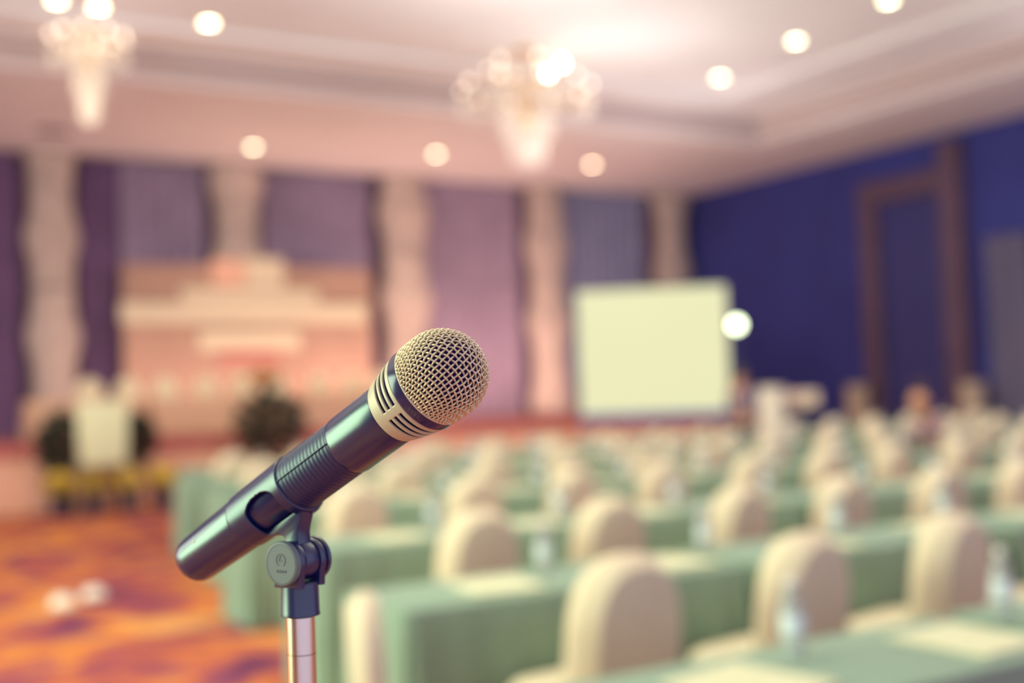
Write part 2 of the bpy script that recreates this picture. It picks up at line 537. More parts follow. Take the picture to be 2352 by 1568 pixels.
def chandelier(x, y, zc, label, scale=1.0, bright=()):
    t = empty('chandelier', (x, y, zc), label, 'chandelier', 'crystal chandeliers')
    s = scale
    MB().lathe([(0, ZT - zc), (0.18 * s, ZT - zc), (0.18 * s, ZT - zc - 0.03), (0.06 * s, ZT - zc - 0.07), (0.015, ZT - zc - 0.08), (0.015, 0.45), (0.07 * s, 0.40), (0.04 * s, 0.2),
                (0.10 * s, 0.05), (0.05 * s, -0.2), (0.0, -0.28)], 16).build('stem', M['brass'], t)
    for ring, (R, z, n) in enumerate(((0.95, 0.30, 10), (0.55, 0.62, 6))):
        R *= s
        MB().tube([(R * math.cos(a * PI / 24), R * math.sin(a * PI / 24), z) for a in range(48)], 0.014, 6, closed=True).build('hoop', M['brass'], t)
        for k in range(n):
            a = 2 * PI * (k + 0.3 * ring) / n
            ca, sa = math.cos(a), math.sin(a)
            arm = MB().tube([(0.05 * ca, 0.05 * sa, z - 0.02), (R * 0.5 * ca, R * 0.5 * sa, z - 0.10), (R * ca, R * sa, z), (R * ca, R * sa, z + 0.06)], 0.010, 6).build('arm', M['brass'], t)
            MB().lathe([(0, 0), (0.024, 0.01), (0.030, 0.045), (0.02, 0.08), (0, 0.10)], 10, (R * ca, R * sa, z + 0.06)).build('bulb', M['bulb'] if (ring, k) in bright else M['bulbdim'], arm)
    cr = MB()
    for R, z0, n, L in ((0.95, 0.26, 30, 2), (0.55, 0.58, 20, 4), (0.36, 0.30, 16, 6), (0.24, 0.0, 12, 6), (0.13, -0.3, 8, 4)):
        for k in range(n):
            a = 2 * PI * k / n
            for q in range(L):
                cr.lathe([(0, 0.045), (0.020, 0), (0, -0.05)], 6, (R * s * math.cos(a), R * s * math.sin(a), z0 - 0.07 - 0.11 * q))
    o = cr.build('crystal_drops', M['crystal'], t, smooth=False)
    o['kind'] = 'stuff'
    return t


chandelier(9.25, 14.75, 5.55, 'large glowing crystal chandelier hanging in the middle of the ceiling', 1.0, ((1, 0), (1, 5)))
chandelier(3.35, 16.15, 5.95, 'small glowing chandelier near the upper left corner', 0.5, ((0, 2),))

# ---------------------------------------------------------------- stage
SF = 18.2
SX0, SX1 = 0.5, 17.3
st = empty('stage', (9, 20, 0), 'low stage platform with peach skirt and red edge below the backdrop', 'stage')
o = MB().box(SX0, SX1, SF + 0.03, YB - 0.02, 0.90, 1.0, 0.005).build('deck', M['stagefloor'], st, smooth=False); o.location = -st.location
o = MB().box(SX0 - 0.02, SX1 + 0.02, SF - 0.03, SF + 0.03, 0.83, 1.005, 0.01).build('edge_strip', M['stagered'], st, smooth=False); o.location = -st.location
o = pleats(SX0, SX1, SF + 0.05, 0.01, 0.86, 60, 0.02).build('skirt', M['stagefront'], st); o.location = -st.location
o = MB().box(SX0 + 0.02, SX1 - 0.02, SF + 0.2, YB - 0.05, 0.0, 0.9).build('understructure', M['ply'], st, smooth=False); o.location = -st.location
bd = empty('stage_backdrop', (7.4, 21.9, 1.0), 'peach backdrop board carrying pale stepped lettering strips above the stage chairs', 'backdrop')


def bpart(name, m, x0, x1, z0, z1, y0=21.72, y1=21.78):
    o = MB().box(x0, x1, y0, y1, z0, z1, 0.012).build(name, m, bd, smooth=False)
    o.location = -bd.location
    return o


bpart('board', M['backdrop'], 5.02, 9.85, 1.006, 4.05, 21.78, 21.9)
bpart('emblem_panel', M['signpink'], 6.62, 7.25, 3.66, 4.16)
bpart('title_panel', M['signcream'], 7.27, 8.02, 3.66, 4.20)
bpart('text_strip', M['signcream'], 6.05, 8.70, 3.36, 3.62)
bpart('text_strip', M['signcream'], 4.96, 9.72, 2.96, 3.34)
bpart('text_strip', M['signcream'], 6.35, 8.32, 2.46, 2.82)
bpart('dark_line', M['stagered'], 6.75, 7.9, 2.28, 2.40)
for xx in (5.3, 9.5):
    bpart('foot', M['ply'], xx - 0.05, xx + 0.05, 1.006, 1.5, 21.9, 22.05)


# ---------------------------------------------------------------- chairs
def arch_outline(wb, wt, h, n=22):
    """closed outline (x, z): wide straight sides and a rounded arch on top"""
    pts = [(-wb / 2, 0.0), (-wb / 2 * 0.5, 0.0), (0, 0), (wb / 2 * 0.5, 0.0), (wb / 2, 0.0)]
    hs = h * 0.52
    pts += [(wb / 2 + (wt / 2 - wb / 2) * k / 3, hs * k / 3) for k in range(1, 3)]
    for k in range(n + 1):
        a = PI * k / n
        c, s = math.cos(a), math.sin(a)
        pts.append((wt / 2 * math.copysign(abs(c) ** 0.82, c), hs + (h - hs) * abs(s) ** 0.82))
    pts += [(-wt / 2 - (wb / 2 - wt / 2) * k / 3, hs * (3 - k) / 3) for k in range(1, 3)]
    return pts


def slab(out, th, z0, lean, y0=0.0):
    """pillow-edged slab from an outline, leaning towards -Y with height"""
    cx = 0
    cz = sum(p[1] for p in out) / len(out)
    n = len(out)
    vs, fs = [], []
    lay = [(0.78, -th * 0.50), (0.81, -th * 0.49), (0.83, -th * 0.46), (0.965, -th * 0.12), (0.99, -th * 0.04), (1.0, th * 0.05), (0.97, th * 0.3), (0.90, th * 0.46), (0.70, th * 0.5)]
    for s, y in lay:
        for (x, z) in out:
            zz = cz + (z - cz) * s
            vs.append((x * s, y0 + y - lean * zz, z0 + zz))
    for j in range(len(lay) - 1):
        for i in range(n):
            i2 = (i + 1) % n
            fs.append((j * n + i, j * n + i2, (j + 1) * n + i2, (j + 1) * n + i))
    k = len(vs)
    vs += [(0, y0 - th * 0.52 - lean * cz, z0 + cz), (0, y0 + th * 0.52 - lean * cz, z0 + cz)]
    for i in range(n):
        i2 = (i + 1) % n
        fs.append((i2, i, k))
        fs.append(((len(lay) - 1) * n + i, (len(lay) - 1) * n + i2, k + 1))
    return MB().add(vs, fs)


def make_chair(cloth):
    t = empty('banquet_chair', (0, 0, 0), None, 'chair')
    slab(arch_outline(0.46, 0.44, 0.60), 0.165, 0.345, 0.10, 0.06).build('backrest', cloth, t, angle=28)
    # seat cushion, rounded in plan
    vs, fs = [], []
    n = 28
    lay = [(0.0, 0.475), (0.75, 0.473), (0.93, 0.462), (1.0, 0.44), (0.99, 0.40), (0.96, 0.38), (0.0, 0.38)]
    mb = MB()
    def sq(a):
        c, s = math.cos(a), math.sin(a)
        return (0.255 * math.copysign(abs(c) ** 0.45, c), 0.205 * math.copysign(abs(s) ** 0.45, s))
    rings = []
    for s, z in lay:
        if s == 0:
            rings.append([len(vs)])
            vs.append((0, 0.235, z + 0.02))
        else:
            rings.append(list(range(len(vs), len(vs) + n)))
            vs += [(sq(2 * PI * k / n)[0] * s, 0.235 + sq(2 * PI * k / n)[1] * s, z + 0.02) for k in range(n)]
    for a, b in zip(rings, rings[1:]):
        for k in range(n):
            k2 = (k + 1) % n
            if len(a) == 1:
                fs.append((a[0], b[k], b[k2]))
            elif len(b) == 1:
                fs.append((a[k2], a[k], b[0]))
            else:
                fs.append((a[k2], a[k], b[k], b[k2]))
    mb.add(vs, fs).build('seat', cloth, t, angle=60)
    # stretched cover falling from the seat to the feet, open arch between the legs
    sk = MB()
    for (x0, y0, x1, y1) in ((-0.205, 0.06, 0.205, 0.06), (0.205, 0.06, 0.205, 0.425), (0.205, 0.425, -0.205, 0.425), (-0.205, 0.425, -0.205, 0.06)):
        N = 12
        vs, fs = [], []
        nx, ny = (y1 - y0), -(x1 - x0)
        L = math.hypot(nx, ny)
        nx, ny = nx / L * 0.006, ny / L * 0.006
        for side in (0, 1):
            for i in range(N + 1):
                u = i / N
                x, y = x0 + (x1 - x0) * u, y0 + (y1 - y0) * u
                zb = 0.10 + 0.20 * max(0.0, 1 - abs(2 * u - 1) ** 2.2)
                vs += [(x - nx * side, y - ny * side, 0.40), (x - nx * side, y - ny * side, zb)]
        k = 2 * (N + 1)
        for i in range(N):
            a = 2 * i
            fs += [(a, a + 2, a + 3, a + 1), (k + a, k + a + 1, k + a + 3, k + a + 2), (a + 1, a + 3, k + a + 3, k + a + 1)]
        sk.add(vs, fs)
    sk.build('seat_cover_skirt', cloth, t)
    # sash band around the lower back
    z0, z1 = 0.455, 0.525
    sb = MB()
    pr = []
    for z in (z0, z0 + 0.01, z1 - 0.01, z1):
        e = 0.004 if z in (z0, z1) else 0.010
        ln = 0.06 - 0.10 * (z - 0.345)
        pts = []
        for k in range(28):
            a = 2 * PI * k / 28
            c, s = math.cos(a), math.sin(a)
            pts.append(((0.226 + e) * math.copysign(abs(c) ** 0.25, c), ln + (0.082 + e) * math.copysign(abs(s) ** 0.5, s), z))
        pr.append(pts)
    vs = [p for r in pr for p in r]
    fs = [(j * 28 + i, j * 28 + (i + 1) % 28, (j + 1) * 28 + (i + 1) % 28, (j + 1) * 28 + i) for j in range(3) for i in range(28)]
    sb.add(vs, fs).build('sash', M['band'], t)
    for sx in (-1, 1):
        for y in (0.08, 0.405):
            MB().lathe([(0, 0), (0.017, 0.0), (0.017, 0.012), (0.012, 0.02), (0.0125, 0.39), (0, 0.39)], 10, (sx * 0.188, y, 0)).build('leg', M['leg'], t)
    return t


chair0 = make_chair(M['chair'])
cu = [False]


def place_chair(x, y, z, rz, label, group):
    o = put(chair0, cu[0], (x, y, z), rz, label, group)
    cu[0] = True
    return o


# ---------------------------------------------------------------- skirted tables
def cloth_mesh(L, D, H, seed):
    """rounded top and a skirt that falls to the floor in soft folds gathered at the corners"""
    rnd = random.Random(seed)
    per = []
    r = 0.035
    NX, NY, NC = 36, 14, 5
    for i in range(NX):
        per.append((-L / 2 + r + (L - 2 * r) * i / NX, -D / 2, 0, -1, min(i, NX - i) / NX * L))
    def corner(cx, cy, a0):
        for k in range(NC):
            a = a0 + PI / 2 * k / NC
            per.append((cx + r * math.cos(a), cy + r * math.sin(a), math.cos(a), math.sin(a), 0))
    corner(L / 2 - r, -D / 2 + r, -PI / 2)
    for i in range(NY):
        per.append((L / 2, -D / 2 + r + (D - 2 * r) * i / NY, 1, 0, min(i, NY - i) / NY * D))
    corner(L / 2 - r, D / 2 - r, 0)
    for i in range(NX):
        per.append((L / 2 - r - (L - 2 * r) * i / NX, D / 2, 0, 1, min(i, NX - i) / NX * L))
    corner(-L / 2 + r, D / 2 - r, PI / 2)
    for i in range(NY):
        per.append((-L / 2, D / 2 - r - (D - 2 * r) * i / NY, -1, 0, min(i, NY - i) / NY * D))
    corner(-L / 2 + r, -D / 2 + r, PI)
    n = len(per)
    vs, fs = [], []
    rows = [(H, 0.02, 0), (H - 0.003, 0.004, 0), (H - 0.012, 0.0, 0), (H - 0.10, 0.0, 0.15), (H * 0.6, 0, 0.5), (H * 0.3, 0, 0.8), (0.012, 0, 1.0)]
    ph = rnd.random() * 6
    for z, inset, wv in rows:
        for i, (x, y, nx, ny, d) in enumerate(per):
            gather = math.exp(-d / 0.22)
            a = wv * (0.010 + 0.026 * gather) * math.sin(i * 1.35 + ph) + wv * 0.012
            vs.append((x - nx * inset + nx * a * 0.6, y - ny * inset + ny * a, z))
    for j in range(len(rows) - 1):
        for i in range(n):
            i2 = (i + 1) % n
            fs.append((j * n + i, j * n + i2, (j + 1) * n + i2, (j + 1) * n + i))
    fs.append(tuple(range(n)))
    return MB().add(vs, fs)


def make_table(L, D, H, cloth, name='conference_table'):
    t = empty(name, (0, 0, 0), None, 'table')
    cloth_mesh(L, D, H, 3).build('tablecloth', cloth, t, angle=50)
    MB().box(-L / 2 + 0.03, L / 2 - 0.03, -D / 2 + 0.03, D / 2 - 0.03, H - 0.035, H - 0.006, 0.004).build('tabletop', M['ply'], t, smooth=False)
    for sx in (-1, 1):
        for sy in (-1, 1):
            MB().lathe([(0, 0), (0.015, 0), (0.015, H - 0.036), (0, H - 0.036)], 8, (sx * (L / 2 - 0.12), sy * (D / 2 - 0.09), 0)).build('leg', M['leg'], t)
    return t


PITCH = 0.83
TL, TD, TH = 2 * PITCH - 0.07, 0.56, 0.75
table0 = make_table(TL, TD, TH, M['green'])
tu = False


# notepad with a cardboard back, and water bottle
def make_pad():
    t = empty('notepad', (0, 0, 0), None, 'notepad')
    MB().box(-0.15, 0.15, -0.165, 0.165, 0.0, 0.002).build('cardboard_back', M['pagegrey'], t, smooth=False)
    MB().box(-0.148, 0.148, -0.163, 0.163, 0.002, 0.009, 0.001).build('pages', M['paper'], t, smooth=False)
    MB().box(-0.150, 0.150, 0.150, 0.167, 0.0021, 0.0105, 0.002).build('gummed_edge', M['paper'], t, smooth=False)
    return t


def make_bottle():
    t = empty('water_bottle', (0, 0, 0), None, 'bottle')
    MB().lathe([(0, 0.004), (0.020, 0.0), (0.030, 0.004), (0.032, 0.015), (0.031, 0.03), (0.0325, 0.045), (0.031, 0.06), (0.0325, 0.075), (0.031, 0.09), (0.0325, 0.105), (0.032, 0.135),
                (0.028, 0.155), (0.018, 0.180), (0.0135, 0.192), (0.0130, 0.205), (0, 0.205)], 20).build('bottle_body', M['bottle'], t)
    MB().lathe([(0.0331, 0.062), (0.0336, 0.064), (0.0336, 0.120), (0.0331, 0.122)], 20).build('paper_sleeve', M['water'], t)
    MB().lathe([(0.0145, 0.196), (0.0155, 0.198), (0.0155, 0.214), (0.0140, 0.217), (0, 0.217)], 16).build('screw_cap', M['cap'], t)
    return t


pad0, bot0 = make_pad(), make_bottle()
pu = bu = False
#        front edge Y, left end X, first chair X, rows count by what is in view
ROWS = [(2.04, 1.45, None, 'nearest table row'),
        (3.80, 1.77, 2.39, 'second table row'),
        (5.58, 2.20, 2.80, 'third table row'),
        (7.66, 2.50, 3.12, 'fourth table row'),
        (9.64, 2.95, 3.57, 'fifth table row'),
        (11.50, 3.20, 3.82, 'sixth table row'),
        (13.35, 3.75, 4.12, 'farthest table row')]
rnd = random.Random(11)
for ri, (yf, xl, xc, rname) in enumerate(ROWS):
    xmax = min(1.46 * (yf + 0.6) + 0.35, 18.0)
    k = 0
    while xl + k * 2 * PITCH < xmax - 0.1 and xl + (k + 1) * 2 * PITCH < XR - 0.1:
        put(table0, tu, (xl + (k + 0.5) * 2 * PITCH, yf + TD / 2, 0), 0,
            'green clothed table, %s from the aisle in the %s' % (ORD[k], rname), 'green tables, ' + rname)
        tu = True
        k += 1
    ntab = k
    first = xc if xc else xl + 0.62
    k = 0
    while first + k * PITCH < min(xmax, xl + ntab * 2 * PITCH - 0.3):
        x = first + k * PITCH
        if xc:
            place_chair(x + rnd.uniform(-0.03, 0.03), yf - (0.80 if (rname[:5] == 'fifth' and k == 9) else 0.52) + rnd.uniform(-0.03, 0.03), 0, math.radians(8) + rnd.uniform(-0.09, 0.09),
                        'cream covered banquet chair, %s from the aisle in the %s' % (ORD[k], rname), 'covered chairs, ' + rname)
        put(pad0, pu, (x - 0.04 + rnd.uniform(-0.03, 0.03), yf + 0.24 + rnd.uniform(-0.03, 0.03), TH + 0.001), rnd.uniform(-0.2, 0.2),
            'white notepad, %s from the aisle on the %s' % (ORD[k], rname), 'notepads, ' + rname)
        pu = True
        put(bot0, bu, (x + 0.26 + rnd.uniform(-0.03, 0.03), yf + 0.40 + rnd.uniform(-0.03, 0.03), TH + 0.001), rnd.uniform(0, 6),
            'clear water bottle, %s from the aisle on the %s' % (ORD[k], rname), 'water bottles, ' + rname)
        bu = True
        k += 1
ec = place_chair(1.385, 3.19, 0, math.radians(-24 - 90), 'cream covered chair seen edge-on at the aisle end of the second table row', 'covered chairs by the aisle')
ec.scale = (1, 0.6, 1)

# ---------------------------------------------------------------- head table and chairs on the stage
ht0 = make_table(1.73, 0.6, 0.61, M['headcloth'], 'head_table')
for k, (lab) in enumerate(('leftmost cream clothed head table on the stage', 'cream clothed head table behind the white sign on the stage',
                           'cream clothed head table below the stage sign, bearing orange flowers', 'rightmost cream clothed head table on the stage')):
    put(ht0, k > 0, (3.6 + 1.80 * k + 0.2, 19.10, 1.005), 0, lab, 'head tables on the stage')
sxs = [4.05, 4.66, 5.27, 5.95, 6.58, 7.21, 7.97, 8.59, 9.15, 9.75]
for k, x in enumerate(sxs):
    place_chair(x, 20.02, 1.005, PI + rnd.uniform(-0.08, 0.08), 'cream covered chair on the stage, %s from the left behind the head tables' % ORD[k], 'covered chairs on the stage')


# ---------------------------------------------------------------- plants and flowers
def leaf_cloud(mb, c, rx, ry, rz, n, size, seed):
    r = random.Random(seed)
    for _ in range(n):
        while True:
            p = Vector((r.uniform(-1, 1), r.uniform(-1, 1), r.uniform(-1, 1)))
            if 0.25 < p.length < 1:
                break
        q = Vector((c[0] + p.x * rx, c[1] + p.y * ry, c[2] + p.z * rz))
        d = Vector((p.x + r.uniform(-.6, .6), p.y + r.uniform(-.6, .6), p.z * 0.6 + r.uniform(0, .8))).normalized()
        s = d.orthogonal().normalized()
        s.rotate(Matrix.Rotation(r.uniform(0, 6.28), 3, d))
        u = d.cross(s) * 0.15
        L = size * r.uniform(0.7, 1.3)
        mb.add([q, q + d * L * .5 + s * L * .28 + u * L, q + d * L, q + d * L * .5 - s * L * .28 + u * L, q + d * L * .5 - u * L * .5],
               [(0, 1, 4), (1, 2, 4), (2, 3, 4), (3, 0, 4)])


def flower(mb, c, r, seed):
    """round many-petalled bloom: a lobed dome"""
    q = random.Random(seed)
    ph = q.random() * 6
    mb.lathe([(0, -0.5 * r), (0.7 * r, -0.3 * r), (r, 0.0), (0.75 * r, 0.45 * r), (0.35 * r, 0.62 * r), (0, 0.66 * r)], 12, c, wave=lambda a, z: 1 + 0.16 * math.cos(6 * a + ph))


def pot_plant(name, x, y, z, label, cat, group, pr, ph, rx, rz, leaves, lm, petals=None, pm=None, seed=0, lsize=0.14):
    t = empty(name, (x, y, z), label, cat, group)
    MB().lathe([(0, 0), (pr * .75, 0), (pr, ph * .9), (pr * 1.08, ph * .92), (pr * 1.08, ph), (pr * .9, ph), (pr * .85, ph * .8), (0, ph * .8)], 20).build('pot', M['pot'], t)
    mb = MB()
    for k in range(5):
        a = k * 1.26
        mb.tube([(0, 0, ph * .75), (0.3 * rx * math.cos(a), 0.3 * rx * math.sin(a), ph + rz * .6), (0.7 * rx * math.cos(a), .7 * rx * math.sin(a), ph + rz * 1.2)], 0.012, 5)
    leaf_cloud(mb, (0, 0, ph + rz), rx, rx, rz, leaves, lsize, seed)
    mb.build('foliage', lm, t, smooth=False)
    if petals:
        fb = MB()
        r = random.Random(seed + 5)
        for k in range(petals):
            a = r.uniform(0, 6.28)
            b = math.sqrt(r.random())
            flower(fb, (rx * b * math.cos(a) * 1.02, rx * b * math.sin(a) * 1.02, ph + rz * (1 + 0.95 * math.sqrt(max(0, 1 - b * b))) - r.uniform(0, rz * 0.8) * b), r.uniform(.035, .055), k)
        fb.build('blossoms', pm, t, smooth=False)
    return t


YF = 17.2
for k, x in enumerate((3.08, 3.54, 4.00, 4.46)):
    pot_plant('yellow_flower_pot', x, YF, 0, 'dark pot of yellow flowers, %s from the left below the white sign' % ORD[k], 'potted flowers', 'yellow flower pots in front of the stage',
              0.15, 0.28, 0.18, 0.17, 120, M['leafmid'], 190, M['yellow'], seed=20 + k, lsize=0.09)
pot_plant('shrub_pot', 3.22, 17.64, 0.0, 'dark green potted shrub left of the white sign before the stage', 'potted plant', 'dark shrubs in front of the stage', 0.17, 0.52, 0.33, 0.44, 420, M['leafdark'], seed=1)
pot_plant('shrub_pot', 4.12, 17.70, 0.0, 'dark green potted shrub right of the white sign before the stage', 'potted plant', 'dark shrubs in front of the stage', 0.17, 0.52, 0.33, 0.44, 420, M['leafdark'], seed=2)
pot_plant('shrub_pot', 6.20, 17.55, 0, 'large dark green potted shrub just left of the microphone barrel, before the stage', 'potted plant', 'dark shrubs in front of the stage', 0.24, 0.62, 0.52, 0.50, 520, M['leafdark'], seed=3)
pot_plant('bouquet', 6.62, 19.0, 1.617, 'rounded orange flower bouquet standing on the head table', 'bouquet', None, 0.10, 0.12, 0.22, 0.14, 120, M['leafmid'], 110, M['orange'], seed=9, lsize=0.08)

# white sign on an easel
ea = empty('sign_easel', (3.55, 16.72, 0), 'blank white signboard on an easel amid the yellow flowers', 'sign')
o = MB().box(-0.33, 0.33, -0.03, 0.0, 0.72, 1.56, 0.015).build('board', M['paper'], ea)
for a, b in (((-0.24, 0.02, 1.66), (-0.38, -0.08, 0)), ((0.24, 0.02, 1.66), (0.38, -0.08, 0)), ((0, 0.03, 1.62), (0, 0.26, 0))):
    MB().tube([b, a], 0.014).build('leg', M['ply'], ea)
MB().box(-0.40, 0.40, -0.05, 0.012, 0.69, 0.715, 0.004).build('ledge', M['ply'], ea, smooth=False)

# pale domes standing in for two bright glints on the carpet
for k, (x, y, lab) in enumerate(((1.73, 9.64, 'cream dome in place of a glint on the carpet, left one of the pale pair'),
                                 (2.0, 9.87, 'cream dome in place of a glint on the carpet, right one of the pale pair'))):
    t = empty('glint_dome', (x, y, 0.001), lab, 'glint dome', 'glint domes')
    MB().lathe([(0, 0.085), (0.04, 0.078), (0.075, 0.055), (0.095, 0.025), (0.10, 0.0), (0, 0)], 24).build('pale_dome', M['steel'], t, angle=60)
    MB().lathe([(0.101, 0), (0.115, 0), (0.115, 0.004), (0.101, 0.005)], 24).build('rim', M['brass'], t)

# ---------------------------------------------------------------- projection screen, floodlight, projector
DIRS = math.radians(-36)
scx, scy = 11.70, 15.13
scn = empty('projection_screen', (scx, scy, 0), 'large glowing blank projection screen with navy lower bar on tripod legs', 'screen', rz=DIRS)
SW, SH, SB = 2.36, 1.97, 1.10
MB().box(-SW / 2, SW / 2, -0.012, 0.012, SB, SB + SH, 0.003).build('screen_surface', M['screen'], scn, smooth=False)
MB().box(-SW / 2 - 0.02, SW / 2 + 0.02, -0.03, 0.03, SB - 0.11, SB - 0.002, 0.012).build('lower_bar', M['screenframe'], scn)
MB().box(-SW / 2 - 0.02, SW / 2 + 0.02, -0.025, 0.025, SB + SH + 0.002, SB + SH + 0.03, 0.01).build('top_bar', M['floodhead'], scn)
MB().tube([(0, 0.05, 0.45), (0, 0.05, SB + SH + 0.05)], 0.02).build('mast', M['floodhead'], scn)
for a in (90, 210, 330):
    MB().tube([(0, 0.05, 0.62), (0.55 * math.cos(math.radians(a)), 0.05 + 0.55 * math.sin(math.radians(a)), 0.015)], 0.015).build('leg', M['floodhead'], scn)


def tripod(t, h, sp=0.45, m=None):
    m = m or M['floodhead']
    MB().tube([(0, 0, 0.35), (0, 0, h)], [0.018, 0.014]).build('pole', m, t)
    for a in (90, 210, 330):
        MB().tube([(0, 0, 0.62), (sp * math.cos(math.radians(a)), sp * math.sin(math.radians(a)), 0.012)], 0.012).build('leg', m, t)


fl = empty('floodlight', (12.68, 14.24, 0), 'small bright floodlight on a tripod just right of the projection screen', 'floodlight', rz=math.radians(-41.7))
tripod(fl, 2.31, 0.27)
hd = MB().lathe([(0, 0.12), (0.05, 0.12), (0.085, 0.05), (0.10, -0.06), (0.092, -0.06), (0.08, 0.02), (0, 0.03)], 24,
                mtx=Matrix.Translation((0, 0, 2.43)) @ Matrix.Rotation(math.radians(-90), 4, 'X')).build('lamp_head', M['floodhead'], fl)
hd.rotation_euler = (0, 0, 0)
MB().lathe([(0, -0.045), (0.05, -0.05), (0.088, -0.045), (0.088, -0.035), (0, -0.035)], 24,
           mtx=Matrix.Translation((0, 0, 2.43)) @ Matrix.Rotation(math.radians(-90), 4, 'X')).build('lens', M['floodlens'], fl)
MB().tube([(-0.11, 0, 2.43), (-0.11, 0, 2.31), (0.11, 0, 2.31), (0.11, 0, 2.43)], 0.010).build('yoke', M['floodhead'], fl)

pd = empty('draped_stand', (9.84, 10.50, 0), 'tall narrow stand under a flaring white cloth right of the projection screen', 'stand')
MB().lathe([(0, 1.43), (0.14, 1.43), (0.155, 1.42), (0.16, 1.38), (0.15, 1.0), (0.165, 0.6), (0.21, 0.25), (0.25, 0.01), (0, 0.01)], 40,
           wave=lambda a, z: 1 + 0.07 * max(0, (1.3 - z)) * math.sin(8 * a)).build('cloth', M['white'], pd)
MB().lathe([(0, 1.452), (0.155, 1.452), (0.16, 1.446), (0.16, 1.434), (0, 1.432)], 30).build('top', M['white'], pd)

pj = empty('projector_stand', (10.42, 10.58, 0), 'dark tripod stand carrying the pale projector beside the draped stand', 'stand', rz=math.radians(-42))
tripod(pj, 1.17, 0.24)
MB().box(-0.19, 0.19, -0.15, 0.15, 1.17, 1.185, 0.004).build('tray', M['floodhead'], pj, smooth=False)
pp = empty('projector', (10.42, 10.58, 1.186), 'pale box projector on the tripod stand right of the draped stand', 'projector', rz=math.radians(-42))
MB().box(-0.185, 0.185, -0.14, 0.14, 0.012, 0.20, 0.022, 3).build('body', M['laptop'], pp)
MB().lathe([(0, 0.02), (0.045, 0.02), (0.05, 0.01), (0.05, -0.02), (0, -0.02)], 20, mtx=Matrix.Translation((0.09, 0.15, 0.10)) @ Matrix.Rotation(math.radians(-90), 4, 'X')).build('lens', M['floodhead'], pp)
for sx in (-1, 1):
    for sy in (-1, 1):
        MB().lathe([(0, 0), (0.014, 0), (0.014, 0.02), (0, 0.02)], 10, (sx * 0.14, sy * 0.10, 0)).build('foot', M['floodhead'], pp)

for (x, y, lab) in ((18.2, 16.95, 'beige draped pedestal by the far jamb of the tall dark door'), (18.15, 14.2, 'beige draped pedestal by the near jamb of the tall dark door')):
    t = empty('draped_pedestal', (x, y, 0), lab, 'pedestal', 'draped pedestals beside the door')
    MB().lathe([(0, 1.36), (0.20, 1.36), (0.225, 1.34), (0.215, 1.0), (0.23, 0.5), (0.27, 0.01), (0, 0.01)], 36, wave=lambda a, z: 1 + 0.05 * max(0, 1.3 - z) * math.sin(9 * a)).build('drape', M['beige'], t)
    MB().lathe([(0, 1.40), (0.22, 1.40), (0.23, 1.39), (0.23, 1.365), (0, 1.362)], 30).build('top', M['beige'], t)


# ---------------------------------------------------------------- people
def skin_mesh(name, pts, edges, m, parent, root=0, sub=2):
    me = bpy.data.meshes.new(name)
    me.from_pydata([p[:3] for p in pts], edges, [])
    me.materials.append(m)
    o = bpy.data.objects.new(name, me)
    COL.objects.link(o)
    if parent:
        o.parent = parent
    md = o.modifiers.new('skin', 'SKIN')
    for i, p in enumerate(pts):
        sv = me.skin_vertices[0].data[i]
        sv.radius = (p[3], p[4] if len(p) > 4 else p[3])
        sv.use_root = i == root
    md.use_smooth_shade = True
    s = o.modifiers.new('sub', 'SUBSURF')
    s.levels = s.render_levels = sub
    return o


def limb_hand(pts, edges, wrist, d, up, s=1.0):
    """palm, four unequal fingers and a thumb growing from a wrist vertex"""
    d = Vector(d).normalized()
    side = d.cross(Vector(up)).normalized()
    nrm = side.cross(d)
    w0 = Vector(pts[wrist][:3])
    k = len(pts)
    pts.append((*(w0 + d * 0.05 * s), 0.036, 0.018))
    edges.append((wrist, k))
    for j, (off, L) in enumerate(((-0.030, 0.062), (-0.010, 0.075), (0.010, 0.070), (0.028, 0.055))):
        b = w0 + d * 0.085 * s + side * off * s
        i = len(pts)
        pts.append((*b, 0.009))
        pts.append((*(b + d * L * 0.5 * s - nrm * 0.008), 0.0085))
        pts.append((*(b + d * L * 0.9 * s - nrm * 0.03), 0.007))
        edges += [(k, i), (i, i + 1), (i + 1, i + 2)]
    i = len(pts)
    b = w0 + d * 0.03 * s - side * 0.035 * s
    pts.append((*b, 0.011))
    pts.append((*(b + d * 0.035 * s - side * 0.018 * s - nrm * 0.012), 0.009))
    pts.append((*(b + d * 0.062 * s - side * 0.020 * s - nrm * 0.022), 0.0075))
    edges += [(k, i), (i, i + 1), (i + 1, i + 2)]


